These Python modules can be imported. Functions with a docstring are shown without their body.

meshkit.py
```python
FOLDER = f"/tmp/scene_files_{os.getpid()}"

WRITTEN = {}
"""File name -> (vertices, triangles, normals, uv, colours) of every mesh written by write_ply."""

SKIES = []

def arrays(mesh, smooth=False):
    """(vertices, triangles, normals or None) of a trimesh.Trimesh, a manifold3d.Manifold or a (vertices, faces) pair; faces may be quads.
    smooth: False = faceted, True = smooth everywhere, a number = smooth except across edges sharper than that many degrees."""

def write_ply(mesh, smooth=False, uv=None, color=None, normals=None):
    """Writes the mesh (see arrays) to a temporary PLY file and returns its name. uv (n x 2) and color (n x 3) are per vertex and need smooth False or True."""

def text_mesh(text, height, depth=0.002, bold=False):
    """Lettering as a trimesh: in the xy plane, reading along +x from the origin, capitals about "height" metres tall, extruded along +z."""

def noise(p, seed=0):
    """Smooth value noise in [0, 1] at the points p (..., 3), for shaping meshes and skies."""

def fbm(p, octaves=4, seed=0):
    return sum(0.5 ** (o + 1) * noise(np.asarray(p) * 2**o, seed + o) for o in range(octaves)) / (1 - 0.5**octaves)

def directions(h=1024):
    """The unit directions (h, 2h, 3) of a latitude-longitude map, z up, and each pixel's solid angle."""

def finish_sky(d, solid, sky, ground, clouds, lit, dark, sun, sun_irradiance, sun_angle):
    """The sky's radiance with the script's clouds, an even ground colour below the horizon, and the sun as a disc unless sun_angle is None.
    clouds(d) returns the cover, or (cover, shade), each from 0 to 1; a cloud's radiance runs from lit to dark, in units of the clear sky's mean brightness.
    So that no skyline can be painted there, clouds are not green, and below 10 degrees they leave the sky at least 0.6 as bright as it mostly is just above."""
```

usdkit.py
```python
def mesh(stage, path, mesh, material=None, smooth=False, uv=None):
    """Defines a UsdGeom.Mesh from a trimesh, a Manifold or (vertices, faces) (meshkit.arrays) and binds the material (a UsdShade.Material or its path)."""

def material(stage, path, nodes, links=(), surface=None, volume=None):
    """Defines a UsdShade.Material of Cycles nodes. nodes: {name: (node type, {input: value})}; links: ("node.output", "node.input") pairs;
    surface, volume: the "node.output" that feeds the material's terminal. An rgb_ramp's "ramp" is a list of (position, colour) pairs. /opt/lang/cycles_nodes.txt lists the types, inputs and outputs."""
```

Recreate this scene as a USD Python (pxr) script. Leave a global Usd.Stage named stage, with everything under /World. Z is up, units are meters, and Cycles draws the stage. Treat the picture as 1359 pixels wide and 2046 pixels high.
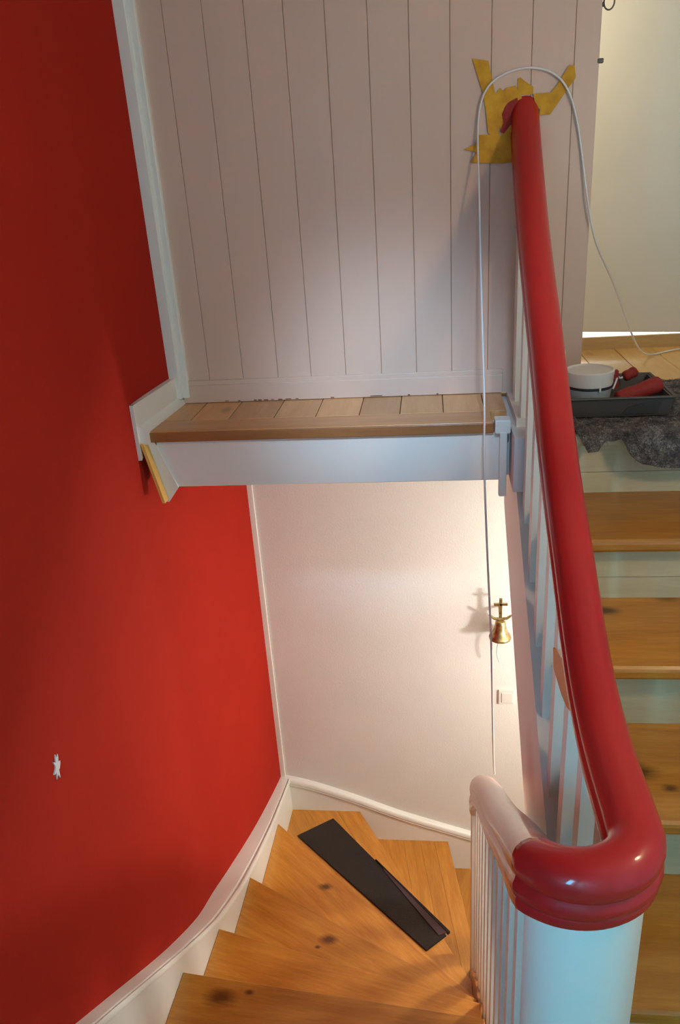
import math, random
import numpy as np, trimesh, manifold3d as m3, shapely
from shapely.geometry import Polygon, LineString
from shapely import affinity
import usdkit, meshkit
from pxr import Usd, UsdGeom, UsdLux, UsdShade, Gf, Sdf

rng = random.Random(7)
stage = Usd.Stage.CreateInMemory()
UsdGeom.SetStageUpAxis(stage, 'Z'); UsdGeom.SetStageMetersPerUnit(stage, 1.0)
UsdGeom.Xform.Define(stage, '/World'); UsdGeom.Scope.Define(stage, '/World/Looks')
MATS = {}
def mat(name, nodes, links=(), surface='p.BSDF'):
    MATS[name] = usdkit.material(stage, '/World/Looks/' + name, nodes, links, surface)
    return MATS[name]

# ------------------------------------------------------------------ camera
PITCH, ROLL, YAW, FPX = math.radians(23.184), math.radians(3.898), math.radians(-7.392), 1550.0
fwd = np.array([math.sin(YAW)*math.cos(PITCH), math.cos(YAW)*math.cos(PITCH), -math.sin(PITCH)])
rt0 = np.array([math.cos(YAW), -math.sin(YAW), 0.0]); dn0 = np.cross(fwd, rt0)
rt = math.cos(ROLL)*rt0 + math.sin(ROLL)*dn0; dn = -math.sin(ROLL)*rt0 + math.cos(ROLL)*dn0
cam = UsdGeom.Camera.Define(stage, '/World/camera')
mx = Gf.Matrix4d(1); CAMZ = 0.68
for i, r in enumerate((rt, -dn, -fwd)): mx.SetRow(i, Gf.Vec4d(*map(float, r), 0))
mx.SetRow(3, Gf.Vec4d(0, 0, CAMZ, 1))
cam.AddTransformOp().Set(mx)
cam.CreateHorizontalApertureAttr(36.0); cam.CreateVerticalApertureAttr(36.0*2046/1359)
cam.CreateFocalLengthAttr(36.0*FPX/1359); cam.CreateClippingRangeAttr(Gf.Vec2f(0.02, 100))
cam.CreateExposureAttr(0.0)

# ------------------------------------------------------------------ light
mat('sky', {'b': ('background_shader', {'color': (0.85, 0.92, 1.0), 'strength': 1.5})}, surface='b.background')
dome = UsdLux.DomeLight.Define(stage, '/World/sky'); dome.CreateIntensityAttr(1.5); dome.CreateColorAttr(Gf.Vec3f(0.9, 0.95, 1.0))
def rect_light(name, center, target, w, h, color, power):
    l = UsdLux.RectLight.Define(stage, '/World/' + name); l.CreateWidthAttr(w); l.CreateHeightAttr(h)
    l.CreateColorAttr(Gf.Vec3f(*color)); l.CreateIntensityAttr(power)
    z = np.array(center, float) - np.array(target, float); z /= np.linalg.norm(z)
    x = np.cross([0, 0, 1.0], z); x /= np.linalg.norm(x); y = np.cross(z, x)
    m = Gf.Matrix4d(1)
    for i, r in enumerate((x, y, z)): m.SetRow(i, Gf.Vec4d(*map(float, r), 0))
    m.SetRow(3, Gf.Vec4d(*map(float, center), 1)); l.AddTransformOp().Set(m)
def ball_light(name, p, r, color, power):
    l = UsdLux.SphereLight.Define(stage, '/World/' + name); l.CreateRadiusAttr(r)
    l.CreateColorAttr(Gf.Vec3f(*color)); l.CreateIntensityAttr(power); l.AddTranslateOp().Set(Gf.Vec3d(*p))
WIN = (-1.15, -0.42, 0.0, 0.95)                       # y0 y1 z0 z1 of the landing window in the red wall behind the viewpoint
rect_light('window_daylight', (-1.32, (WIN[0]+WIN[1])/2, (WIN[2]+WIN[3])/2), (1, (WIN[0]+WIN[1])/2 + .1, (WIN[2]+WIN[3])/2), WIN[1]-WIN[0], WIN[3]-WIN[2], (0.02, 0.58, 1.0), 40.0)
ball_light('hall_lamp_light', (1.05, 2.45, -1.2), 0.06, (1.0, 0.97, 0.93), 285.0)
ball_light('room_fill_light', (0.15, 2.9, 1.25), 0.06, (1.0, 0.98, 0.80), 62.0)  # added unseen fill behind the panelled wall, brightens the far wall
ball_light('wall_lamp_light', (1.12, 0.8, 0.95), 0.09, (1.0, 0.74, 0.48), 62.0)

# added unseen cool spot behind the viewpoint, makes the bluish pool at the ledge
def spot(name, p, target, r, color, power, angle, soft):
    l = UsdLux.SphereLight.Define(stage, '/World/' + name); l.CreateRadiusAttr(r); l.CreateColorAttr(Gf.Vec3f(*color)); l.CreateIntensityAttr(power)
    sh = UsdLux.ShapingAPI.Apply(l.GetPrim()); sh.CreateShapingConeAngleAttr(angle); sh.CreateShapingConeSoftnessAttr(soft)
    z = np.array(p, float) - np.array(target, float); z /= np.linalg.norm(z)
    x = np.cross([0, 0, 1.0], z); x /= np.linalg.norm(x); y = np.cross(z, x); m = Gf.Matrix4d(1)
    for i, r_ in enumerate((x, y, z)): m.SetRow(i, Gf.Vec4d(*map(float, r_), 0))
    m.SetRow(3, Gf.Vec4d(*map(float, p), 1)); l.AddTransformOp().Set(m)
spot('added_spot_light', (0.1, -0.5, 2.25), (-0.13, 2.5, 0.02), 0.16, (0.45, 0.68, 1.0), 480.0, 8.0, 1.0)

# ------------------------------------------------------------------ helpers
USED = {}
def numbered(parent, name):
    k = (str(parent), name); n = USED.get(k, 0); USED[k] = n + 1
    return f'{parent}/{name}' + (f'_{n:03d}' if n else '')
def path_of(p): return '/World' if p is None else str(p.GetPath())
def keys(p, **kw):
    for k, v in kw.items():
        if v: p.SetCustomDataByKey(k, v)
    return p
def obj(name, mesh, m, parent=None, smooth=35, **kw):
    p = usdkit.mesh(stage, numbered(path_of(parent), name), mesh, MATS[m], smooth).GetPrim()
    return keys(p, **kw)
def thing(name, label, category, group=None, loc=None):
    x = UsdGeom.Xform.Define(stage, numbered('/World', name))
    return keys(x.GetPrim(), label=label, category=category, group=group)
def struct(name):
    return keys(UsdGeom.Xform.Define(stage, numbered('/World', name)).GetPrim(), kind='structure')
def box(x0, x1, y0, y1, z0, z1):
    b = trimesh.creation.box((x1-x0, y1-y0, z1-z0)); b.apply_translation(((x0+x1)/2, (y0+y1)/2, (z0+z1)/2)); return b
def rbox(x0, x1, y0, y1, z0, z1, r=0.003):
    c = m3.Manifold.cube((x1-x0-2*r, y1-y0-2*r, z1-z0-2*r)).translate((x0+r, y0+r, z0+r))
    pts = c.to_mesh().vert_properties[:, :3]
    o = m3.Manifold.sphere(r, 8); 
    return m3.Manifold.batch_hull([o.translate(tuple(map(float, p))) for p in pts])
def cat(*ms): return trimesh.util.concatenate([tm(x) for x in ms])
def tm(x):
    if hasattr(x, 'to_mesh'):
        q = x.to_mesh(); return trimesh.Trimesh(q.vert_properties[:, :3], q.tri_verts, process=False)
    return x
def prism(poly, z0, z1):                              # plan polygon extruded up
    p = poly if hasattr(poly, 'exterior') else Polygon(poly)
    e = trimesh.creation.extrude_polygon(p, z1-z0, engine='earcut'); e.apply_translation((0, 0, z0)); return e
def bevel_prism(poly, z0, z1, b=0.002):               # plan polygon with chamfered top edge
    p = poly if hasattr(poly, 'exterior') else Polygon(poly)
    p = shapely.geometry.polygon.orient(p); q = p.buffer(-b, join_style=2)
    if q.is_empty or len(q.exterior.coords) != len(p.exterior.coords): return prism(p, z0, z1)
    P = np.array(p.exterior.coords)[:-1]
    pts = [(x, y, z0) for x, y in P] + [(x, y, z1-b) for x, y in P] + [(x, y, z1) for x, y in np.array(q.exterior.coords)[:-1]]
    return m3.Manifold.hull_points(np.array(pts)) if Polygon(P).convex_hull.area - Polygon(P).area < 1e-6 else prism(p, z0, z1)
def yz_prism(poly, x0, x1):                           # (y, z) polygon extruded along x
    e = trimesh.creation.extrude_polygon(Polygon(poly), x1-x0, engine='earcut')
    v = e.vertices; e.vertices = np.c_[v[:, 2] + x0, v[:, 0], v[:, 1]]; return e
def xz_prism(poly, y0, y1):
    e = trimesh.creation.extrude_polygon(Polygon(poly), y1-y0, engine='earcut')
    v = e.vertices; e.vertices = np.c_[v[:, 0], v[:, 2] + y0, v[:, 1]]; e.invert(); return e
def spline(pts, n):
    from scipy.interpolate import CubicSpline
    pts = np.array(pts, float); d = np.r_[0, np.cumsum(np.linalg.norm(np.diff(pts, axis=0), axis=1)**0.5)]
    return CubicSpline(d, pts, bc_type='natural')(np.linspace(0, d[-1], n))
def sweep(path, profile, cap=True, sides=None, tan=None):       # profile (s, u): s to the side (horizontal), u up, swept along path
    path = np.array(path, float); n, k = len(path), len(profile); prof = np.array(profile)
    T = np.gradient(path, axis=0) if tan is None else np.array(tan); T /= np.linalg.norm(T, axis=1)[:, None]
    S = np.cross(T, [0, 0, 1.0]) if sides is None else np.array(sides, float); S /= np.linalg.norm(S, axis=1)[:, None]
    U = np.cross(S, T)
    V = (path[:, None] + S[:, None]*prof[None, :, :1] + U[:, None]*prof[None, :, 1:]).reshape(-1, 3)
    F = []
    for i in range(n-1):
        for j in range(k):
            a, b = i*k+j, i*k+(j+1) % k; F += [(a, b, b+k), (a, b+k, a+k)]
    m = trimesh.Trimesh(V, F, process=False)
    if cap:
        c = prof.mean(0); ctr = [path[i] + S[i]*c[0] + U[i]*c[1] for i in (0, -1)]; e = len(V); V = np.vstack([V, ctr])
        F += [(e, (j+1) % k, j) for j in range(k)] + [(e+1, (n-1)*k+j, (n-1)*k+(j+1) % k) for j in range(k)]
        m = trimesh.Trimesh(V, F, process=False)
    trimesh.repair.fix_normals(m); return m
def tube(pts, r, n=8, samples=None):
    pts = spline(pts, samples) if samples else np.array(pts, float)
    T = np.gradient(pts, axis=0); T /= np.linalg.norm(T, axis=1)[:, None]
    ref = np.array([0.3, 0.5, 0.81]); N = []
    v = np.cross(T[0], ref); v /= np.linalg.norm(v)
    for t in T:
        v = v - t*np.dot(v, t); v /= np.linalg.norm(v); N.append(v)
    N = np.array(N); B = np.cross(T, N); a = np.linspace(0, 2*np.pi, n, endpoint=False)
    rr = np.broadcast_to(np.asarray(r, float), (len(pts),))
    V = (pts[:, None] + rr[:, None, None]*(np.cos(a)[None, :, None]*N[:, None] + np.sin(a)[None, :, None]*B[:, None])).reshape(-1, 3)
    V = np.vstack([V, pts[0], pts[-1]]); F = []
    for i in range(len(pts)-1):
        for j in range(n):
            p, q = i*n+j, i*n+(j+1) % n; F += [(p, q, q+n), (p, q+n, p+n)]
    e = len(V)
    for j in range(n): F += [(e-2, (j+1) % n, j), (e-1, e-2-n+j, e-2-n+(j+1) % n)]
    m = trimesh.Trimesh(V, F, process=False); trimesh.repair.fix_normals(m); return m
def lathe(profile, c=(0, 0, 0), n=32):
    m = trimesh.creation.revolve(np.array(profile, float), sections=n); m.apply_translation(c)
    trimesh.repair.fix_normals(m); return m

# ------------------------------------------------------------------ materials
def paint(name, col, rough=0.45, bump=0.15, scale=60, coat=0.0, var=0.03, spec=0.5):
    c2 = tuple(min(1, c*(1+var)) for c in col); c1 = tuple(c*(1-var) for c in col)
    mat(name, {'t': ('texture_coordinate', {}), 'n': ('noise_texture', {'scale': 2.5, 'detail': 4.0}), 'r': ('rgb_ramp', {'ramp': [(0.3, c1), (0.7, c2)]}),
               'f': ('noise_texture', {'scale': float(scale), 'detail': 3.0}), 'b': ('bump', {'strength': bump, 'distance': 0.004}),
               'p': ('principled_bsdf', {'roughness': rough, 'specular_ior_level': spec, 'coat_weight': coat, 'coat_roughness': 0.08})},
        [('t.object', 'n.vector'), ('t.object', 'f.vector'), ('n.fac', 'r.fac'), ('r.color', 'p.base_color'), ('f.fac', 'b.height'), ('b.normal', 'p.normal')])
paint('white_paint', (0.87, 0.85, 0.75), 0.38, 0.06, 40)
paint('panel_paint', (0.74, 0.53, 0.40), 0.42, 0.06, 40)
paint('cream_wall', (0.80, 0.765, 0.69), 0.7, 0.22, 130)
paint('cream_screen', (0.76, 0.74, 0.62), 0.7, 0.05, 60)
paint('red_wall', (0.41, 0.019, 0.008), 0.85, 0.2, 160, var=0.05, spec=0.12)
paint('plain_white', (0.75, 0.73, 0.7), 0.8, 0.05, 60)
paint('plastic_white', (0.74, 0.69, 0.61), 0.3, 0.0, 60)
paint('tray_grey', (0.066, 0.054, 0.046), 0.45, 0.05, 90, var=0.15)
paint('tray_dark', (0.032, 0.024, 0.02), 0.5)
paint('tub_plastic', (0.35, 0.40, 0.42), 0.2, 0.05, 60, var=0.2)
paint('band_black', (0.02, 0.02, 0.022), 0.5, 0.0)
paint('roller_red', (0.33, 0.02, 0.012), 0.7, 0.5, 300, var=0.2)
paint('key_metal', (0.10, 0.09, 0.07), 0.4, 0.1, 90)
paint('cable_white', (0.85, 0.83, 0.77), 0.4, 0.0)
paint('mat_dark', (0.032, 0.022, 0.016), 0.95, 0.8, 500, var=0.25)
paint('mat_purple', (0.085, 0.045, 0.05), 0.9, 0.5, 400, var=0.2)
paint('fibre_dark', (0.06, 0.052, 0.05), 0.9, 0.0)
paint('fibre_pale', (0.42, 0.38, 0.33), 0.9, 0.0)
paint('yellow_edge', (0.80, 0.46, 0.10), 0.5, 0.1)
paint('gap_brown', (0.22, 0.09, 0.035), 0.8, 0.1)
mat('brass', {'t': ('texture_coordinate', {}), 'n': ('noise_texture', {'scale': 60.0, 'detail': 4.0}), 'r': ('rgb_ramp', {'ramp': [(0.3, (0.26, 0.18, 0.07)), (0.65, (0.55, 0.42, 0.20))]}),
              'p': ('principled_bsdf', {'metallic': 1.0, 'roughness': 0.36})}, [('t.object', 'n.vector'), ('n.fac', 'r.fac'), ('r.color', 'p.base_color')])
# the rail: gloss red lacquer; the part going down to the hall has pale pink lens haze painted into its colour
mat('rail_red', {'t': ('texture_coordinate', {}), 'f': ('noise_texture', {'scale': 45.0, 'detail': 2.0}), 'b': ('bump', {'strength': 0.05, 'distance': 0.004}),
                 'n': ('noise_texture', {'scale': 3.0, 'detail': 3.0}), 'r': ('rgb_ramp', {'ramp': [(0.35, (0.48, 0.014, 0.013)), (0.7, (0.58, 0.024, 0.018))]}),
                 'p': ('principled_bsdf', {'roughness': 0.4, 'specular_ior_level': 0.2, 'coat_weight': 0.45, 'coat_roughness': 0.07})},
    [('t.object', 'f.vector'), ('t.object', 'n.vector'), ('f.fac', 'b.height'), ('b.normal', 'p.normal'), ('n.fac', 'r.fac'), ('r.color', 'p.base_color')])
mat('rail_haze', {'t': ('texture_coordinate', {}), 'n': ('noise_texture', {'scale': 7.0, 'detail': 5.0}), 's': ('separate_xyz', {}),
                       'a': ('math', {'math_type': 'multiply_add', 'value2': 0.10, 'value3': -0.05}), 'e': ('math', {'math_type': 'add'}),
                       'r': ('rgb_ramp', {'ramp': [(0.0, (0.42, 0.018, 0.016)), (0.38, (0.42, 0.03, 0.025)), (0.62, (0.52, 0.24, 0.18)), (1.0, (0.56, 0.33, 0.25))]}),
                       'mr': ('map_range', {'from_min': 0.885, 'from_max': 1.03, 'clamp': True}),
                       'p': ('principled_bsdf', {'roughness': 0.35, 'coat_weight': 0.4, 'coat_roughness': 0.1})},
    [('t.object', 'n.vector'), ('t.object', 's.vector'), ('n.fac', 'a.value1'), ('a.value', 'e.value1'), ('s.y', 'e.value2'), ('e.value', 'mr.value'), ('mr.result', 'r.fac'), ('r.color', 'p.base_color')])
mat('amber_tape', {'t': ('texture_coordinate', {}), 'n': ('noise_texture', {'scale': 25.0, 'detail': 3.0}), 'r': ('rgb_ramp', {'ramp': [(0.3, (0.58, 0.27, 0.008)), (0.7, (0.78, 0.42, 0.02))]}),
                   'b': ('bump', {'strength': 0.5, 'distance': 0.004}), 'p': ('principled_bsdf', {'roughness': 0.5, 'specular_ior_level': 0.25})},
    [('t.object', 'n.vector'), ('n.fac', 'r.fac'), ('r.color', 'p.base_color'), ('n.fac', 'b.height'), ('b.normal', 'p.normal')])
paint('brown_tape', (0.80, 0.24, 0.01), 0.45, 0.2, 40, var=0.15)
def wood(name, light, dark, angle=0.0, loc=(0, 0, 0), rough=0.3, coat=0.25, axis='x', knots=1.0, stretch=9.0, at=()):
    # grain runs along local x after turning by angle about z (axis 'y' = along world y)
    a = angle + (math.pi/2 if axis == 'y' else 0)
    mid = tuple(0.5*(l+d) for l, d in zip(light, dark)); kn = tuple(c*0.28 for c in dark)
    nodes = {'t': ('texture_coordinate', {}), 'm': ('mapping', {'rotation': (0.0, 0.0, -a), 'location': loc}), 'g': ('mapping', {'scale': (1.0, stretch, stretch)}),
               'n1': ('noise_texture', {'scale': 3.0, 'detail': 6.0, 'roughness': 0.6, 'distortion': 0.6}),
               'n2': ('noise_texture', {'scale': 16.0, 'detail': 4.0, 'roughness': 0.65}),
               'mx': ('mix_float', {'fac': 0.35}), 'r': ('rgb_ramp', {'ramp': [(0.28, dark), (0.5, mid), (0.68, light)]}),
               'km': ('mapping', {'scale': (2.6, 5.2, 5.2)}), 'kv': ('voronoi_texture', {'scale': 1.0, 'randomness': 1.0}),
               'kr': ('map_range', {'from_min': 0.045, 'from_max': 0.13, 'to_min': knots, 'to_max': 0.0, 'clamp': True}),
               'km2': ('mix_color', {'b': kn}), 'b': ('bump', {'strength': 0.08, 'distance': 0.003}),
               'p': ('principled_bsdf', {'roughness': rough, 'coat_weight': coat, 'coat_roughness': 0.12})}
    links = [('t.object', 'm.vector'), ('m.vector', 'g.vector'), ('g.vector', 'n1.vector'), ('g.vector', 'n2.vector'), ('n1.fac', 'mx.a'), ('n2.fac', 'mx.b'), ('mx.result', 'r.fac'),
         ('m.vector', 'km.vector'), ('km.vector', 'kv.vector'), ('kv.distance', 'kr.value'), ('r.color', 'km2.a'), ('km2.result', 'p.base_color'), ('n2.fac', 'b.height'), ('b.normal', 'p.normal')]
    fac = 'kr.result'
    for i, (pos, rad) in enumerate(at):                # knots standing at given places of this board
        nodes.update({f'q{i}': ('vector_math', {'math_type': 'subtract', 'vector2': tuple(map(float, pos))}), f'u{i}': ('mapping', {'rotation': (0.0, 0.0, -a), 'scale': (0.6/rad, 1.0/rad, 1.0/rad)}),
                      f'l{i}': ('vector_math', {'math_type': 'length'}), f'w{i}': ('math', {'math_type': 'multiply_add', 'value2': 0.9, 'value3': -0.45}), f's{i}': ('math', {'math_type': 'add'}),
                      f'h{i}': ('map_range', {'from_min': 0.45, 'from_max': 1.5, 'to_min': 0.95, 'to_max': 0.0, 'clamp': True}), f'x{i}': ('math', {'math_type': 'maximum'})})
        links += [('t.object', f'q{i}.vector1'), (f'q{i}.vector', f'u{i}.vector'), (f'u{i}.vector', f'l{i}.vector1'), ('n2.fac', f'w{i}.value1'), (f'l{i}.value', f's{i}.value1'), (f'w{i}.value', f's{i}.value2'),
                  (f's{i}.value', f'h{i}.value'), (f'h{i}.result', f'x{i}.value1'), (fac, f'x{i}.value2')]
        fac = f'x{i}.value'
    mat(name, nodes, links + [(fac, 'km2.fac')])
PINE_L, PINE_D = (0.68, 0.305, 0.045), (0.42, 0.145, 0.012)
PALE_L, PALE_D = (0.72, 0.67, 0.43), (0.58, 0.52, 0.30)
for i, k in enumerate((1.0, 0.86, 1.12)):
    L, D = tuple(c*k for c in PINE_L), tuple(c*k for c in PINE_D)
    wood(f'pine_x_{"abc"[i]}', L, D, 0, (i*1.3, i*.7, 0)); wood(f'pine_y_{"abc"[i]}', tuple(c*k for c in (0.80, 0.50, 0.16)), tuple(c*k for c in (0.62, 0.35, 0.09)), 0, (i*2.3, i, 0), axis='y', knots=0.6)
    wood(f'pale_x_{"abc"[i]}', tuple(c*(0.9+0.1*k) for c in PALE_L), tuple(c*(0.9+0.1*k) for c in PALE_D), 0, (i*1.9, i*.4, 0.3*i), rough=0.5, coat=0.0)
    wood(f'ledge_y_{"abc"[i]}', tuple(c*k for c in (0.74, 0.42, 0.18)), tuple(c*k for c in (0.58, 0.28, 0.10)), 0, (i*2.3, i*1.7, 0), axis='y', rough=0.4, coat=0.1, knots=0.5)
wood('pine_knot', PINE_L, PINE_D, 0, (1.1, .3, 0), knots=0.0, at=[((.444, 1.41, -.57), .022), ((.40, 1.33, -.57), .012), ((.50, 1.36, -.57), .01)])
wood('ledge_x', (0.68, 0.35, 0.13), (0.52, 0.22, 0.07), 0, (0.4, 0.2, 0), rough=0.35, coat=0.15, knots=0.4)
wood('nosing_x', (0.42, 0.18, 0.055), (0.27, 0.10, 0.028), 0, (0.9, 0.2, 0), rough=0.35, coat=0.2, knots=0.4)
wood('string_pine', (0.42, 0.17, 0.045), (0.30, 0.10, 0.022), 0, (0.3, 0.8, 0), axis='y', knots=0.3)
wood('baseboard_pine', (0.60, 0.42, 0.18), (0.46, 0.28, 0.10), 0, (1.1, 0.1, 0), rough=0.45, coat=0.1, knots=0.2)
mat('felt', {'t': ('texture_coordinate', {}), 'n': ('noise_texture', {'scale': 28.0, 'detail': 6.0, 'roughness': 0.7}), 'v': ('noise_texture', {'scale': 240.0, 'detail': 4.0, 'roughness': 0.8}),
             'mx': ('mix_float', {'fac': 0.5}), 'r': ('rgb_ramp', {'ramp': [(0.40, (0.05, 0.04, 0.04)), (0.50, (0.14, 0.115, 0.105)), (0.57, (0.30, 0.26, 0.22)), (0.66, (0.6, 0.55, 0.48))]}),
             'b': ('bump', {'strength': 1.0, 'distance': 0.01}), 'p': ('principled_bsdf', {'roughness': 0.95})},
    [('t.object', 'n.vector'), ('t.object', 'v.vector'), ('n.fac', 'mx.a'), ('v.fac', 'mx.b'), ('mx.result', 'r.fac'), ('r.color', 'p.base_color'), ('mx.result', 'b.height'), ('b.normal', 'p.normal')])
# white string board of the upper flight, with a red lens haze glow painted low on its face
mat('string_white', {'t': ('texture_coordinate', {}), 'd': ('vector_math', {'math_type': 'distance', 'vector2': (0.25, 1.68, -0.80)}), 'n': ('noise_texture', {'scale': 12.0, 'detail': 3.0}),
                     'mr': ('map_range', {'from_min': 0.02, 'from_max': 0.12, 'to_min': 0.45, 'to_max': 0.0, 'clamp': True}), 'c': ('mix_color', {'a': (0.76, 0.70, 0.64), 'b': (0.62, 0.10, 0.05)}),
                     'p': ('principled_bsdf', {'roughness': 0.4})},
    [('t.object', 'd.vector1'), ('d.value', 'mr.value'), ('mr.result', 'c.fac'), ('c.result', 'p.base_color')])

# ------------------------------------------------------------------ the setting
from scipy.interpolate import PchipInterpolator
_red = PchipInterpolator([-1.5, -.4, .8, 1.3, 1.65, 1.97, 2.2, 2.4, 2.554, 3.18, 3.4], [-1.09, -1.01, -.915, -.890, -.880, -.886, -.900, -.891, -.878, -.820, -.800])
RED = lambda y: float(_red(y))                        # face of the gently curved red wall
ZB, ZT = -3.02, 2.45
s = struct('wall_left'); y0, y1, z0, z1 = WIN
rw = lambda a, b, c, d: prism([(RED(q), q) for q in np.linspace(a, b, 60)] + [(RED(q)-.12, q) for q in np.linspace(b, a, 60)], c, d)
obj('plaster', cat(rw(y1, 3.3, ZB, ZT), rw(-1.45, y0, ZB, ZT), rw(y0, y1, ZB, z0), rw(y0, y1, z1, ZT)), 'red_wall', s, 30)
chip = []
for k in range(22):
    a = 2*math.pi*k/22; r = (0.012 + 0.009*rng.random()) * (1.9 if k % 3 == 0 else 1.0)
    chip.append((0.62*r*math.cos(a) + 0.25*r*math.sin(a), 1.25*r*math.sin(a)))
cp = yz_prism([(1.356 + a, -0.542 + b) for a, b in chip], RED(1.356) - 0.003, RED(1.356) + 0.003)
obj('plaster_chip', cp, 'plain_white', s, False, label='pale chipped spot where the red paint is missing')
s = struct('wall_back'); obj('plaster', box(-1.1, 1.4, 3.17, 3.29, ZB, -0.02), 'cream_wall', s, False)
s = struct('trim_2'); obj('corner_strip', rbox(-.826, -.797, 3.160, 3.172, -2.21, -.186, .003), 'white_paint', s)
s = struct('wall_far')
obj('screen', xz_prism([(-.9, .072), (.45, .0705), (.606, .068), (.97, .052), (1.3, .051), (1.3, ZT), (-.9, ZT)], 3.165, 3.2), 'cream_screen', s, False)
s = struct('baseboard_far')
obj('board', cat(rbox(-.85, 1.25, 3.147, 3.168, -.03, 0.048, .003)), 'baseboard_pine', s)
s = struct('wall_right'); obj('plaster', box(1.25, 1.4, -2.0, 3.3, ZB, ZT), 'plain_white', s, False)
s = struct('wall_front'); obj('plaster', box(-1.4, 1.4, -1.4, -1.3, ZB, ZT), 'plain_white', s, False)
s = struct('window_1'); y0, y1, z0, z1 = WIN; xw = RED(y0) - .115
obj('window_frame', cat(box(xw, xw+.05, y0, y0+.05, z0, z1), box(xw, xw+.05, y1-.05, y1, z0, z1), box(xw, xw+.05, y0, y1, z0, z0+.05), box(xw, xw+.05, y0, y1, z1-.05, z1)), 'white_paint', s, False)
s = struct('ceiling'); obj('plaster', box(-1.4, 1.4, -1.95, 3.3, ZT, ZT+.1), 'plain_white', s, False)
s = struct('floor_hall'); obj('slab', box(-1.2, 1.4, -1.3, 3.3, ZB-.1, ZB), 'pine_x_b', s, False)
# upper floor: planks running away from the stair on a white soffit slab
s = struct('floor')
obj('soffit', cat(box(.235, 1.25, 2.14, 3.17, -.19, -.024), box(-.84, .235, 2.27, 3.17, -.185, -.03)), 'plain_white', s, False)
x = 0.303 - .14*0; k = 0
edges = [.312, .443, .583, .723, .861, 1.0, 1.14, 1.25]
for a, b in zip(edges[:-1], edges[1:]):
    obj('plank', bevel_prism([(a+.0012, 2.205), (b-.0012, 2.205), (b-.0012, 3.15), (a+.0012, 3.15)], -.024, 0 - .0006*(k % 3), .002), f'pine_y_{"acb"[k % 3]}', s, False); k += 1
for a, b in zip(np.arange(-.85, .24, .14)[:-1], np.arange(-.85, .24, .14)[1:]):
    obj('plank', bevel_prism([(a+.0012, 2.64), (b-.0012, 2.64), (b-.0012, 3.15), (a+.0012, 3.15)], -.03, 0, .002), f'pine_y_{"acb"[k % 3]}', s, False); k += 1

# panelled wall of grooved boards
s = struct('wall_panel')
PX = [-.878, -.765, -.645, -.525, -.408, -.288, -.170, -.050, .067, .184, .300, .415, .485]
PX = [-.878, -.749, -.632, -.511, -.398, -.280, -.160, -.044, .071, .187, .299, .416, .485]
for a, b in zip(PX[:-1], PX[1:]):
    g = .002
    plan = [(a+.0003, 2.575), (a+.0003, 2.5542+g), (a+g, 2.554), (b-.8*g, 2.554), (b-.0003, 2.5542+g), (b-.0003, 2.575)]
    obj('board', prism(plan, 0.0, ZT), 'panel_paint', s, False)
obj('backing', box(-.878, .484, 2.572, 2.64, 0.0, ZT), 'panel_paint', s, False)
s = struct('trim_1')                                  # stepped corner strip between the red wall and the boards
obj('corner_strip', cat(rbox(RED(2.53)-.01, -.845, 2.522, 2.56, .02, ZT, .004), rbox(-.85, -.822, 2.538, 2.56, .02, ZT, .004)), 'white_paint', s)

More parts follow.
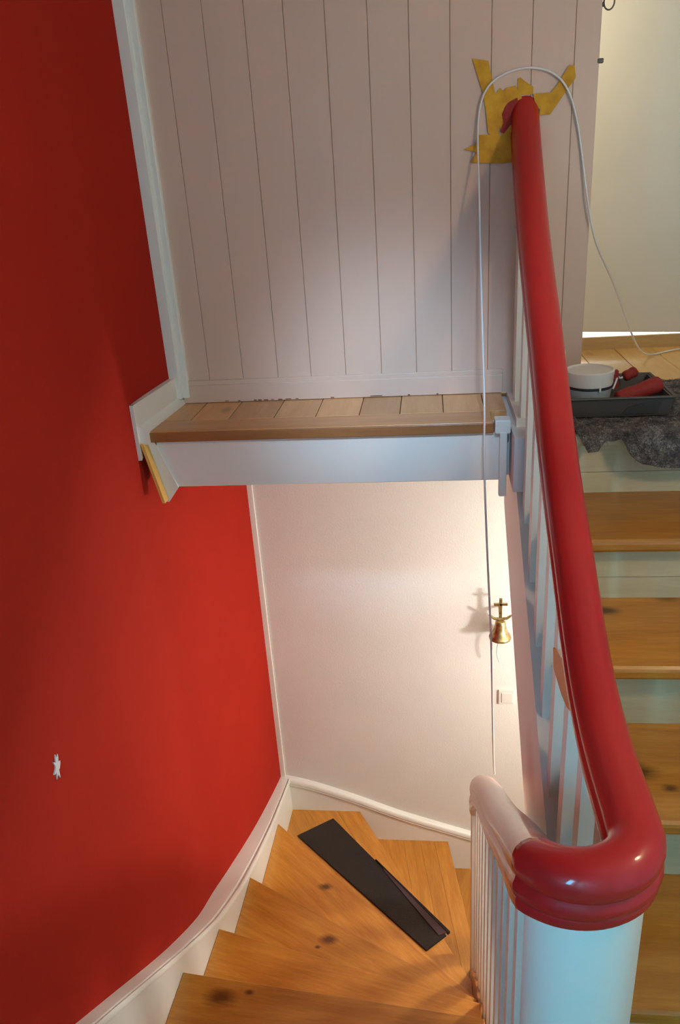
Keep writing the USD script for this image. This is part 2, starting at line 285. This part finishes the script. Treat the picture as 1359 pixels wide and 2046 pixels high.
# ------------------------------------------------------------------ ledge at the head of the stairwell
t = thing('stairwell_ledge', 'pine ledge of short boards with white fascia in front of the panelled wall', 'ledge')
lx = [-.868, -.766, -.643, -.495, -.361, -.223, -.0955, .039, .166, .232]
for i, (a, b) in enumerate(zip(lx[:-1], lx[1:])):
    obj('board', bevel_prism([(a+.001, 2.338), (b-.001, 2.338), (b-.001, 2.553), (a+.001, 2.553)], -.03, -.0005*(i % 2), .0018), f'ledge_y_{"abc"[(i*2) % 3]}', t, False)
obj('nosing', rbox(-.866, .182, 2.222, 2.336, -.032, .0005, .005), 'ledge_x', t)
obj('nosing_edge', rbox(-.868, .184, 2.2185, 2.226, -.034, -.003, .003), 'nosing_x', t)
obj('fascia', rbox(-.853, .218, 2.234, 2.262, -.188, -.033, .003), 'white_paint', t)
obj('end_post', cat(rbox(.186, .232, 2.212, 2.262, -.036, .006, .004), rbox(.2, .222, 2.208, 2.234, -.232, -.03, .003)), 'white_paint', t, label='narrow white end strip hanging below the fascia')
obj('end_strip', xz_prism([(-.887, -.03), (-.877, -.03), (-.838, -.226), (-.847, -.226)], 2.19, 2.2245), 'yellow_edge', t, False, label='yellow strip along the left end of the fascia')
obj('end_plate', xz_prism([(-.882, -.02), (-.862, -.02), (-.80, -.187), (-.838, -.236), (-.852, -.234)], 2.2255, 2.2335), 'white_paint', t, False)

# skirting boards of the ledge
s = struct('baseboard_ledge')
obj('board', cat(rbox(-.845, .235, 2.541, 2.5535, 0.001, .062, .002), rbox(-.845, .235, 2.545, 2.5535, .06, .078, .002)), 'panel_paint', s)
dash = []
for a, w in ((-.70, .012), (-.655, .008), (-.60, .01), (-.585, .012), (-.565, .015), (-.54, .01), (-.515, .014), (-.49, .02), (-.455, .01), (-.335, .012), (-.2, .04), (-.075, .008), (.02, .006)):
    dash.append(box(a, a+w, 2.5404, 2.5415, .0025+.002*rng.random(), .0065))
obj('chipped_paint', cat(*dash), 'gap_brown', s, False)
s = struct('baseboard_left')
pl = [(RED(2.53)-.004, 2.545), (RED(2.19)-.004, 2.192), (-.888, 2.192), (-.860, 2.545)]
fl = [(-.89, 2.2), (-.864, 2.2), (-.842, 2.545), (-.862, 2.545)]
obj('board', prism(pl, -.034, .0945), 'white_paint', s, False)
obj('fillet', m3.Manifold.hull_points(np.array([(*p, -.034) for p in fl] + [(*fl[0], .026), (*fl[3], .026), (fl[1][0]-.006, 2.2, .016), (fl[2][0]-.006, 2.545, .016), (*fl[1], .002), (*fl[2], .002)])), 'white_paint', s, 40)
obj('end_board', yz_prism([(2.186, .0945), (2.2, .0945), (2.2, -.075), (2.186, -.08)], RED(2.2)-.006, RED(2.2)+.012), 'white_paint', s, False)

# ------------------------------------------------------------------ upper flight
R_UP, NOS0, GO = 0.19, 2.076, 0.272
XL, XR = .31, 1.249
up = thing('staircase', 'upper straight flight of pine treads with pale two-board risers, right of the handrail', 'stairs')
for k in range(0, 6):
    ny = NOS0 - GO*k; z = -R_UP*k; back = 2.205 if k == 0 else ny + GO + .062
    prof = [(back, z-.036), (back, z), (ny+.008, z), (ny+.002, z-.005), (ny, z-.012), (ny, z-.026), (ny+.004, z-.033), (ny+.012, z-.036)]
    obj('tread', yz_prism(prof, XL, XR), 'pine_knot' if k == 3 else f'pine_x_{"abc"[k % 3]}' if k else 'pale_x_b', up, False)
    zr0, zr1 = z - R_UP + .0005, z - .036; zm = zr0 + (zr1-zr0)*(.41 if k < 2 else .02)
    if k < 5:
        if zm - zr0 > .01: obj('riser_board', box(XL, XR, ny+.047, ny+.066, zr0, zm-.001), 'pale_x_a', up, False)
        obj('riser_board', box(XL, XR, ny+.045, ny+.066, zm+.001 if zm-zr0 > .01 else zr0, zr1), f'pale_x_{"bc"[k % 2]}', up, False)
top = lambda y: -.172 + .668*(y - 2.236)
bot = lambda y: -.376 + .782*(y - 2.562) - .01
obj('string_board', yz_prism([(2.553, .004), (2.24, .002), (2.237, top(2.237)), (.93, top(.93)), (.93, bot(.93)), (2.553, bot(2.553))], .25, .312), 'string_white', up, False, label='white outer string board following the upper flight')
obj('soffit_board', yz_prism([(2.55, bot(2.55)), (.95, bot(.95)), (.95, bot(.95)+.02), (2.55, bot(2.55)+.02)], .312, 1.249), 'white_paint', up, False)

# ------------------------------------------------------------------ lower winding flight
low = thing('staircase', 'lower winding flight of orange pine treads fanning down beside the red wall', 'stairs')
Z1 = -1.658; R_LO = 0.193
NOSE = {0: ((-.846, 1.33), (.13, 1.37)), 1: ((-.832, 1.656), (.13, 1.562)), 2: ((-.815, 1.97), (.13, 1.742)), 3: ((-.803, 2.373), (.13, 1.888)), 4: ((-.787, 2.867), (.13, 2.03)),
        5: ((-.415, 3.17), (.13, 2.228)), 6: ((.053, 3.17), (.148, 2.59)), 7: ((.50, 3.17), (.40, 2.6))}
KNOTS = {1: [((-.688, 1.578, -1.658), .026), ((-.60, 1.60, -1.658), .008)], 3: [((-.431, 2.095, -2.044), .019), ((-.47, 2.06, -2.044), .006)], 4: [((-.507, 2.504, -2.237), .016), ((-.30, 2.2, -2.237), .006)], 6: [((-.13, 3.05, -2.623), .012)]}
def skirt_x(y): return np.interp(y, [.6, 1.33, 1.656, 1.97, 2.373, 2.867, 3.16], [-.875, -.846, -.832, -.815, -.803, -.787, -.777])
BACK0 = ((-.862, .95), (.13, 1.15))
for k in range(0, 8):
    z = Z1 - R_LO*(k-1)
    (ax, ay), (bx, by) = NOSE[k]; (cx, cy), (dx, dy) = NOSE[k-1] if k else BACK0
    poly = [(ax, ay), (bx, by), (dx, dy), (cx, cy)]
    if k == 5: poly = [(-.777, 3.16), (ax, 3.16), (bx, by), (dx, dy), (cx, cy)]
    if k >= 6: poly = [(ax, 3.16), (bx, by), (dx, dy), (cx, 3.16)]
    P = Polygon(poly); P = P.buffer(0)
    d = np.array([bx-ax, by-ay]); L = np.linalg.norm(d); d /= L; ang = math.atan2(d[1], d[0]); nrm = np.array([d[1], -d[0]])
    if np.dot(nrm, np.array([dx+cx, dy+cy])/2 - np.array([ax+bx, ay+by])/2) < 0: nrm = -nrm
    # planks: split parallel to the nosing; the first plank of each tread is the nosing piece
    cuts = {0: [0], 1: [0], 2: [0], 3: [0], 4: [0], 5: [0, .11, .25], 6: [0, .075, .15, .24], 7: [0, .06, .15]}[k] + [2.0]
    tr = UsdGeom.Xform.Define(stage, numbered(path_of(low), 'tread')).GetPrim()
    for j, (u0, u1) in enumerate(zip(cuts[:-1], cuts[1:])):
        a = np.array([ax, ay]); e = d*3
        band = Polygon([a - e + nrm*(u0 - (.03 if j else .0)*0), a + e + nrm*u0, a + e + nrm*u1, a - e + nrm*u1])
        q = P.intersection(band).buffer(-.0002, join_style=2)
        back = (k and k < 6)
        if q.is_empty: continue
        for g in getattr(q, 'geoms', [q]):
            if g.area < 1e-4: continue
            nm = f'tread_{k}_{j}'
            f = [1.0, .88, 1.1, .93, 1.05][(j*2+k) % 5]*(1.1 if j == 0 else 1.0)
            wood(nm, tuple(c*f for c in PINE_L), tuple(c*f for c in PINE_D), ang, (k*1.37+j*.4, k*.61+j*.77, 0), rough=0.32, knots=0.0, at=KNOTS.get(k, ()) if j == 0 else ())
            obj('plank', bevel_prism(g, z-.04, z - .0003*(j % 2), .003 if len(cuts) == 2 else .0005), nm, tr, False)
    if k < 7:                                          # riser under the nosing
        a, b = np.array([ax, ay]) + nrm*.04, np.array([bx, by]) + nrm*.03
        obj('riser', prism([tuple(a), tuple(b), tuple(b + nrm*.018), tuple(a + nrm*.018)], z - R_LO, z-.04), 'pine_x_b', low, False)
# part of every tread lies beneath the one above it
# winders behind the viewpoint, joining the two flights
for i, poly in enumerate(([(.31, .76), (1.249, .76), (1.249, .0), (.27, .80)], [(.27, .80), (1.249, .0), (1.249, -1.0), (.0, -1.0)], [(.25, .80), (.0, -1.0), (-1.0, -1.0), (-1.0, -.4)], [(.16, .83), (-1.0, -.4), (-.93, .4)], [(.14, .86), (-.93, .4), (-.865, .95), (.13, 1.15)])):
    z = (-.95, -1.08, -1.21, -1.30, -1.40)[i]
    obj('winder', prism(Polygon(poly).buffer(0), z-.04 - .0*i, z), 'pine_x_a', low, False)
STR_TOP = [(.96, -1.25), (1.3, -1.54), (1.683, -1.862), (1.858, -2.0), (2.02, -2.14), (2.155, -2.275), (2.3, -2.45), (2.42, -2.62)]
STR = STR_TOP + [(2.42, -3.0), (2.0, -3.0), (.96, -2.0)]
obj('inner_string', yz_prism(STR, .131, .185), 'string_pine', low, False, label='brown inner string board under the lower balusters')

# wall skirting following the winders
sk_y = np.array([.75, 1.173, 1.343, 1.555, 1.742, 1.991, 2.265, 2.519, 2.806, 3.165]); sk_z = np.array([-.86, -1.188, -1.319, -1.485, -1.628, -1.803, -1.955, -2.054, -2.138, -2.207])
SKZ = PchipInterpolator(sk_y, sk_z)
s = struct('baseboard_left')
ys = np.linspace(.76, 3.16, 49)
def strip(prof):                                       # prof(y) -> list of (x, z) points, swept along y
    V = []; k = len(prof(1.0))
    for y in ys: V += [(px, y, pz) for px, pz in prof(y)]
    F = []
    for i in range(len(ys)-1):
        for j in range(k):
            a, b = i*k+j, i*k+(j+1) % k; F += [(a, b, b+k), (a, b+k, a+k)]
    c0 = [(0, j, j+1) for j in range(1, k-1)]; o = (len(ys)-1)*k; c1 = [(o, o+j+1, o+j) for j in range(1, k-1)]
    m = trimesh.Trimesh(np.array(V), F + c0 + c1, process=False); trimesh.repair.fix_normals(m); return m
def mould(y):
    a, b, z = RED(y) - .003, float(skirt_x(y)) + .008, float(SKZ(y)); w = b - a
    return [(a, z), (a+.45*w, z-.001), (a+.72*w, z-.004), (a+.78*w, z-.013), (a+.84*w, z-.006), (a+.90*w, z-.005), (b-.003, z-.009), (b, z-.016), (b, z-.024), (b-.007, z-.032), (a, z-.032)]
obj('moulding', strip(mould), 'white_paint', s, 40)
obj('board', strip(lambda y: [(RED(y)-.002, float(SKZ(y))-.025), (float(skirt_x(y)), float(SKZ(y))-.025), (float(skirt_x(y)), float(SKZ(y))-.62), (RED(y)-.002, float(SKZ(y))-.62)]), 'white_paint', s, False)
s = struct('baseboard_back')
bx_ = np.array([-.816, -.719, -.457, -.196, .159, .5, .9]); bz_ = np.array([-2.195, -2.216, -2.309, -2.421, -2.547, -2.67, -2.8]) - .004
BZ = PchipInterpolator(bx_, bz_); xs = np.linspace(-.80, .9, 35)
def stripx(prof):
    V = []; k = len(prof(0.0))
    for xx in xs: V += [(xx, py, pz) for py, pz in prof(xx)]
    F = []
    for i in range(len(xs)-1):
        for j in range(k):
            a, b = i*k+j, i*k+(j+1) % k; F += [(a, b, b+k), (a, b+k, a+k)]
    o = (len(xs)-1)*k
    m = trimesh.Trimesh(np.array(V), F + [(0, j, j+1) for j in range(1, k-1)] + [(o, o+j+1, o+j) for j in range(1, k-1)], process=False); trimesh.repair.fix_normals(m); return m
obj('moulding', stripx(lambda q: [(3.172, float(BZ(q))), (3.150, float(BZ(q))-.004), (3.142, float(BZ(q))-.014), (3.142, float(BZ(q))-.03), (3.148, float(BZ(q))-.036), (3.145, float(BZ(q))-.044), (3.150, float(BZ(q))-.054), (3.172, float(BZ(q))-.054)]), 'white_paint', s, 40)
obj('board', stripx(lambda q: [(3.171, float(BZ(q))-.05), (3.156, float(BZ(q))-.05), (3.156, float(BZ(q))-.55), (3.171, float(BZ(q))-.55)]), 'white_paint', s, False)

# ------------------------------------------------------------------ balustrade
rail = thing('balustrade', 'glossy red handrail with white balusters turning around a white rounded newel', 'railing')
XA, XB, YC, RC, ZU = .2875, .1475, .893, .07, -.19
right = [(.285, 2.56, .872), (.283, 2.354, .67), (.282, 2.132, .481), (.282, 1.867, .285), (.282, 1.647, .113), (.283, 1.427, -.025), (.284, 1.267, -.122), (.285, 1.16, -.168), (.286, 1.05, -.188), (XA, .96, ZU), (XA, YC, ZU)]
left = [(XB, YC, ZU-.05), (.1485, .95, -.292), (.152, 1.134, -.440), (.155, 1.448, -.702), (.155, 1.716, -.905), (.155, 2.02, -1.14), (.158, 2.22, -1.335), (.185, 2.36, -1.52), (.25, 2.455, -1.68), (.36, 2.49, -1.83), (.6, 2.49, -2.03)]
uturn = [(.2175 + RC*math.cos(a), YC - RC*math.sin(a), ZU - .05*(a/math.pi)**2.6) for a in np.linspace(0, math.pi, 25)]
half = [(.0, .0), (.012, -.001), (.024, -.006), (.033, -.014), (.0385, -.025), (.040, -.036), (.0385, -.046), (.0345, -.053), (.0365, -.058), (.0395, -.064), (.0405, -.071), (.039, -.078), (.0355, -.083), (.037, -.087), (.037, -.095), (.033, -.101), (.0, -.101)]
prof = [(s_, u_) for s_, u_ in half] + [(-s_, u_) for s_, u_ in half[-2:0:-1]]
pr = spline(right, 70); pl_ = spline(left, 70)
def sides(p):
    T = np.gradient(p, axis=0); T[:, 2] = 0; S = np.cross(T, [0, 0, 1.0]); return S/np.linalg.norm(S, axis=1)[:, None]
full = np.vstack([pr[:-1], uturn, pl_[1:]]); SD = sides(full); TG = np.gradient(full, axis=0); TG /= np.linalg.norm(TG, axis=1)[:, None]
for _ in range(3): TG[1:-1] = (TG[:-2] + TG[1:-1] + TG[2:])/3
cut = 69 + 25 - 1
obj('handrail', sweep(full[:cut+1], prof, True, SD[:cut+1], TG[:cut+1]), 'rail_red', rail, 40, label='glossy red upper handrail and its turn over the newel')
obj('handrail', sweep(full[cut:], prof, True, SD[cut:], TG[cut:]), 'rail_haze', rail, 40, label='lower handrail running down to the hall, pale pink haze painted into its colour')
nw = [(.2215 + .088*math.cos(a), YC + .002 + .084*math.sin(a)) for a in np.linspace(-math.pi, 0, 41)]
obj('newel_post', prism(nw, -1.9, -.289), 'white_paint', rail, 40)
def rail_z(path, y):
    q = path[np.argsort(path[:, 1])]; return float(np.interp(y, q[:, 1], q[:, 2]))
for k in range(-1, 9):
    yb = 2.247 - .158*k
    zb = .0 if k < 1 else top(yb+.022) - .006
    if k == -1: yb = 2.42
    zt = rail_z(pr, yb+.022) - .105
    ytop = rail_z(pr, yb) - .085; ytop2 = rail_z(pr, yb+.045) - .085
    z0b = .001 if k < 1 else top(yb) - .001; z1b = .001 if k < 1 else top(yb+.045) - .001
    obj('baluster', yz_prism([(yb, z0b), (yb+.045, z1b), (yb+.045, ytop2), (yb, ytop)], .263, .312), 'white_paint', rail, False)
obj('baluster', rbox(.268, .31, 2.505, 2.553, -.008, .76, .003), 'white_paint', rail)
for k in range(11):
    yb = 1.0 + .118*k
    sy, sz = zip(*STR_TOP); zb = [float(np.interp(yb + q, sy, sz)) - .002 for q in (0, .04)]; zt = [rail_z(pl_[:45], yb + q) - .085 for q in (0, .04)]
    obj('baluster', yz_prism([(yb, zb[0]), (yb+.04, zb[1]), (yb+.04, zt[1]), (yb, zt[0])], .138, .178), 'white_paint', rail, False)
obj('baluster', rbox(.130, .185, 2.31, 2.36, -2.60, -1.50, .003), 'white_paint', rail, label='white post at the turn of the lower rail')

# ------------------------------------------------------------------ tape
def tape(poly, label, y=2.552, lift=.004, name='tape_strip'):
    p = Polygon(poly).buffer(0); n = 10
    m = xz_prism(list(p.exterior.coords)[:-1], y-.0012, y)
    m = m.subdivide_to_size(.02); v = m.vertices
    v[:, 1] -= lift*meshkit.noise(np.c_[v[:, 0]*28, v[:, 2]*28, v[:, 1]*0+y], 3)
    return obj(name, m, 'amber_tape', None, False, label=label, category='tape', group=None)
tape([(.134, .969), (.150, .966), (.179, .960), (.2, .873), (.164, .880)], 'amber tape strip slanting up to the left above the cable, on the panelled wall', 2.5535, .006)
tape([(.164, .882), (.202, .879), (.213, .890), (.222, .881), (.230, .889), (.256, .893), (.275, .86), (.273, .764), (.223, .766), (.214, .79), (.205, .758), (.18, .777), (.172, .843)], 'large torn patch of amber tape beside the red rail end on the panelled wall', 2.552, .004)
tape([(.110, .738), (.144, .748), (.154, .773), (.262, .768), (.263, .694), (.225, .692), (.129, .700), (.148, .727)], 'wide amber tape piece with a torn left end, lowest on the panelled wall', 2.550, .004)
tape([(.262, .910), (.269, .913), (.282, .902), (.306, .886), (.306, .868), (.262, .868)], 'small amber tape corner just above the top of the red rail', 2.5535, .003)
tape([(.306, .869), (.354, .868), (.37, .884), (.403, .933), (.417, .930), (.4215, .901), (.355, .812), (.325, .813), (.327, .828), (.313, .833)], 'amber tape strip slanting up to the right of the red rail end', 2.5525, .008)
t_ = Polygon([(.214, .776), (.224, .80), (.219, .822), (.228, .842), (.238, .852), (.262, .862), (.27, .80), (.243, .792), (.226, .772)])
sm = xz_prism(list(t_.exterior.coords)[:-1], 2.546, 2.5472); obj('paint_smear', sm, 'roller_red', None, False, label='dark red paint smear on the tape left of the rail end', category='paint')
yb = 2.247 - .158*6
obj('tape_wrap', cat(yz_prism([(1.47, -.285), (1.40, -.262), (1.24, -.17), (1.18, -.22), (1.23, -.275), (1.285, -.302), (1.35, -.318), (1.452, -.325)], .256, .2605), box(.2595, .3155, yb-.003, yb-.0005, -.30, -.14), box(.2595, .3155, yb+.0455, yb+.048, -.30, -.14)), 'brown_tape', None, False, label='amber tape wrapped around one baluster under the middle of the red rail', category='tape')

# ------------------------------------------------------------------ cable
cb = spline([(1.18, 3.08, .006), (.948, 3.073, .006), (.82, 2.99, .007), (.745, 2.90, .06), (.672, 2.82, .19), (.57, 2.66, .36), (.497, 2.545, .48), (.455, 2.543, .673), (.408, 2.543, .857), (.355, 2.543, .917), (.281, 2.543, .934), (.205, 2.543, .915), (.164, 2.543, .872), (.150, 2.54, .78), (.151, 2.50, .66), (.154, 2.35, .30), (.155, 2.21, .03), (.153, 2.17, -.1), (.168, 2.10, -.52), (.176, 2.08, -.72), (.186, 2.05, -1.10), (.19, 2.05, -1.16)], 220)
obj('cable', tube(cb, .0032, 8), 'cable_white', None, True, label='thin white cable looped over the rail end and hanging down the stairwell', category='cable')

# ------------------------------------------------------------------ key and peg on the panelled wall's edge
t = thing('key', 'small dark key with a ring bow in the right edge of the panelled wall', 'key')
obj('ring', tube([(.503 + .014*math.cos(a), 2.56, 1.078 + .019*math.sin(a)) for a in np.linspace(0, 2*math.pi, 25)], .0022), 'key_metal', t)
obj('shank', tube([(.478, 2.56, 1.073), (.484, 2.56, 1.073), (.49, 2.56, 1.073)], .006), 'key_metal', t)
obj('bolt', rbox(.48, .4965, 2.552, 2.566, .932, .944, .002), 'key_metal', None, 35, label='short dark metal bolt sticking out of the panelled wall edge below the key', category='bolt')

# ------------------------------------------------------------------ bell and switch on the lower wall
t = thing('bell', 'small brass wall bell with a cross on its bracket, on the cream lower wall', 'bell')
BX, BY = .299, 3.095
obj('bell_body', lathe([(0, -1.205), (.014, -1.206), (.022, -1.213), (.025, -1.228), (.027, -1.245), (.032, -1.262), (.041, -1.278), (.049, -1.288), (.051, -1.294), (.050, -1.300), (.045, -1.302), (.030, -1.27), (.020, -1.225), (0, -1.215)], (BX, BY, 0), 40), 'brass', t, 40)
obj('cross', cat(rbox(BX-.007, BX+.007, BY-.005, BY+.005, -1.20, -1.093, .002), rbox(BX-.031, BX+.031, BY-.005, BY+.005, -1.129, -1.117, .002)), 'brass', t)
w = tube([(BX-.052, BY, -1.178), (BX-.042, BY, -1.186), (BX-.028, BY, -1.197), (BX, BY, -1.20), (BX+.028, BY, -1.197), (BX+.042, BY, -1.186), (BX+.052, BY, -1.178)], [.003, .006, .0065, .008, .0065, .006, .003], 10)
obj('bracket', cat(w, tube([(BX, BY, -1.195), (BX, 3.13, -1.185), (BX, 3.172, -1.17)], .006)), 'brass', t)
obj('clapper_ring', tube([(BX-.004 + .008*math.cos(a), BY, -1.316 + .012*math.sin(a)) for a in np.linspace(0, 2*math.pi, 21)], .0018), 'brass', t)
obj('pull_cord', tube([(BX-.006, BY, -1.328), (BX-.012, BY, -1.36), (BX-.010, BY, -1.40), (BX-.001, BY, -1.432)], .0035, 8, 14), 'cable_white', t)
t = thing('light_switch', 'cream square light switch on the lower wall under the brass bell', 'light switch')
obj('plate', rbox(.303, .378, 3.160, 3.172, -1.723, -1.641, .004), 'plastic_white', t)
obj('rocker', rbox(.318, .371, 3.1565, 3.164, -1.712, -1.655, .003), 'plastic_white', t)

# ------------------------------------------------------------------ mat on the winder
zt = Z1 - 4*R_LO
t = thing('mat', 'dark brown carpet offcut lying across a lower winder tread', 'mat')
A, B, C, D = np.array([-.722, 2.972]), np.array([-.549, 3.096]), np.array([.039, 2.443]), np.array([-.058, 2.356])
obj('pile', bevel_prism([tuple(A), tuple(D), tuple(C + (D-C)*.10), tuple(C + (B-C)*.06), tuple(B)], zt+.0005, zt+.009, .002), 'mat_dark', t, False)
e = (B-C)/np.linalg.norm(B-C); q = (D-C)/np.linalg.norm(D-C)
obj('folded_edge', bevel_prism([tuple(C + e*.005), tuple(C + e*.46), tuple(C + e*.44 + q*.010), tuple(C + q*.042 + e*.018)], zt+.009, zt+.013, .0012), 'mat_purple', t, False, label='folded purplish edge of the mat')
obj('binding', bevel_prism([tuple(C - q*.010), tuple(C - q*.004 + e*.52), tuple(C + e*.52), tuple(C + q*.003)], zt+.001, zt+.016, .001), 'mat_dark', t, False)

# ------------------------------------------------------------------ drop cloth, tray and painting things at the stair head
def cloth():
    nx, nv = 120, 110; V = []
    for i in range(nx+1):
        x = .335 + (1.12-.335)*i/nx
        e = np.interp(x, [.335, .375, .395, .42, .445, .465, .51, .527, .55, .60, .66, .8, 1.12], [-.06, -.035, .0, .045, .045, .018, .012, .05, .075, .09, .095, .09, .10])
        e += .012*(meshkit.noise(np.array([x*60, 1.5, .5]), 5) - .5)
        far = 2.56 + .03*math.sin(x*9)
        for j in range(nv+1):
            sdist = (far - 2.068) + e; u = sdist*j/nv                 # distance from the far edge
            y = far - u; z = .006
            over = u - (far - 2.068)
            if over > 0: y = 2.066 - .012*(1-math.exp(-over*40)) - .01*meshkit.noise(np.array([x*18, 0, over*10]), 2); z = .006 - over
            V.append((x, y, z))
    V = np.array(V)
    n1 = meshkit.fbm(np.c_[V[:, 0]*14, V[:, 1]*14, V[:, 2]*14], 4, 11); n2 = meshkit.fbm(V*110, 3, 5)
    crease = .012*np.exp(-((V[:, 0] - .40 - .35*(2.12 - V[:, 1]))/.012)**2)
    flat = np.clip((V[:, 1] - 2.06)/.02, 0, 1)
    under = ((V[:, 0] < .69) & (V[:, 1] > 2.18))*.75
    V[:, 2] += flat*(1 - under)*(.012*n1 + .006*n2 + crease*(V[:, 1] < 2.17)); V[:, 1] -= (1-flat)*(.014*n1 + .006*n2)
    F = []
    for i in range(nx):
        for j in range(nv):
            a = i*(nv+1)+j; b = a+nv+1; F += [(a, b, b+1), (a, b+1, a+1)]
    bot_ = V.copy(); bot_[:, 2] -= .004*flat; bot_[:, 1] += .003*(1-flat)
    n = len(V); F = np.array(F)
    m = trimesh.Trimesh(np.vstack([V, bot_]), np.vstack([F, F[:, ::-1] + n]), process=False)
    edge = [i*(nv+1)+nv for i in range(nx+1)]; S = []
    for a, b in zip(edge[:-1], edge[1:]): S += [(a, b, b+n), (a, b+n, a+n)]
    return trimesh.Trimesh(m.vertices, np.vstack([m.faces, S]), process=False)
t = thing('drop_cloth', 'shaggy dark grey felt cloth hanging over the top step under the paint tray', 'cloth')
cm = cloth(); obj('felt', cm, 'felt', t, True)
nrg = np.random.default_rng(5); half_n = len(cm.faces)//2
fc = nrg.choice(half_n - 400, 5200); bw = nrg.dirichlet((1, 1, 1), 5200)
P0 = (cm.vertices[cm.faces[fc]]*bw[:, :, None]).sum(1); N0 = cm.face_normals[fc]; N0 = N0*np.sign(N0[:, 2:3] - N0[:, 1:2] + 1e-9)
tan = np.cross(N0, nrg.normal(size=N0.shape)); tan /= np.linalg.norm(tan, axis=1)[:, None]; tan2 = np.cross(N0, tan)
ln = nrg.uniform(.004, .011, (5200, 1)); bend = nrg.normal(0, .6, (5200, 1))
C4 = np.stack([P0, P0 + N0*.002 + tan*ln*.35, P0 + N0*.0035 + tan*ln*.7 + tan2*ln*bend*.4, P0 + N0*.002 + tan*ln + tan2*ln*bend], 1)
for nm, lo, hi, mm in (('dark_fibres', 0, 4100, 'fibre_dark'), ('pale_fibres', 4100, 5200, 'fibre_pale')):
    cu = UsdGeom.BasisCurves.Define(stage, path_of(t) + '/' + nm); pts = C4[lo:hi].reshape(-1, 3)
    cu.CreatePointsAttr([Gf.Vec3f(*map(float, q_)) for q_ in pts]); cu.CreateCurveVertexCountsAttr([4]*(hi-lo)); cu.CreateTypeAttr('linear')
    cu.CreateWidthsAttr([.0007]*len(pts)); cu.SetWidthsInterpolation('vertex')
    UsdShade.MaterialBindingAPI.Apply(cu.GetPrim()).Bind(MATS[mm]); keys(cu.GetPrim(), kind='stuff')
t = thing('paint_tray', 'dark grey plastic paint tray on the felt cloth at the stair head', 'paint tray')
def tray():
    o = [(.352, 2.185), (.672, 2.185), (.672, 2.455), (.352, 2.455)]; zb, zt_ = .014, .069
    c = np.mean(o, 0); bt = [tuple(c + (np.array(p)-c)*.955) for p in o]
    outer = m3.Manifold.hull_points(np.array([(*p, zt_) for p in o] + [(*p, zb) for p in bt]))
    inner = m3.Manifold.hull_points(np.array([(*(c + (np.array(p)-c)*.965), zt_+.01) for p in o] + [(*(c + (np.array(p)-c)*.915), zb+.006) for p in bt]))
    return outer - inner
obj('basin', tray(), 'tray_grey', t, False)
obj('rim', cat(rbox(.345, .679, 2.178, 2.188, .065, .072, .003), rbox(.345, .679, 2.452, 2.462, .065, .072, .003), rbox(.345, .355, 2.18, 2.46, .065, .072, .003), rbox(.669, .679, 2.18, 2.46, .065, .072, .003)), 'tray_grey', t)
obj('rib', xz_prism([(.535, .022), (.63, .022), (.64, .053), (.628, .06), (.6, .055), (.55, .04)], 2.1855, 2.19), 'tray_dark', t, False, label='dark sunken relief on the tray front')
TX, TY = .462, 2.30
t = thing('plastic_tub', 'round plastic tub with a white lid standing in the paint tray', 'tub')
obj('body', lathe([(0, .027), (.058, .027), (.066, .082), (.064, .082), (0, .082)], (TX, TY, -.006), 40), 'tub_plastic', t)
obj('band', lathe([(.0, .083), (.0665, .083), (.0665, .089), (0, .089)], (TX, TY, -.006), 40), 'band_black', t)
obj('lid', lathe([(0, .090), (.066, .090), (.0675, .094), (.0685, .118), (.070, .121), (.070, .131), (.066, .134), (.062, .131), (.058, .128), (0, .129)], (TX, TY, -.006), 48), 'plastic_white', t, 40)
obj('lid_tab', rbox(TX+.016, TX+.022, TY-.071, TY-.062, .074, .087, .002), 'plastic_white', t)
def capsule(a, b, r0, r1):
    a, b = np.array(a, float), np.array(b, float); d = (b-a)/np.linalg.norm(b-a)
    pts, rr = [], []
    for q in np.linspace(-1, 0, 6): pts.append(a + d*r0*q*.55); rr.append(max(r0*math.sqrt(max(0, 1-q*q)), .0008))
    for q in np.linspace(0, 1, 8)[1:-1]: pts.append(a + (b-a)*q); rr.append((r0+(r1-r0)*q)*(1+.05*math.sin(9*q)))
    for q in np.linspace(0, 1, 6): pts.append(b + d*r1*q*.55); rr.append(max(r1*math.sqrt(max(0, 1-q*q)), .0008))
    return tube(pts, rr, 18)
obj('roller_sleeve', capsule((.540, 2.25, .050), (.652, 2.285, .078), .021, .024), 'roller_red', None, True, label='long red paint-soaked roller sleeve lying in the right of the paint tray', category='paint roller')
t = thing('mini_roller', 'short red round-ended mini roller behind the white lid', 'paint roller')
obj('sleeve', capsule((.578, 2.355, .088), (.604, 2.36, .099), .015, .016), 'roller_red', t)
obj('wire_frame', tube([(.572, 2.355, .086), (.562, 2.352, .084), (.553, 2.342, .090), (.546, 2.33, .080), (.535, 2.315, .06)], .003, 8, 16), 'cable_white', t)
obj('paint_pad', m3.Manifold.hull_points(np.array([(.532, 2.335, .062), (.556, 2.335, .056), (.540, 2.335, .107), (.553, 2.335, .110), (.532, 2.36, .062), (.556, 2.36, .056), (.541, 2.355, .107), (.552, 2.355, .110)])), 'roller_red', None, False, label='small red wedge-shaped pad standing between the lid and the mini roller', category='paint pad')
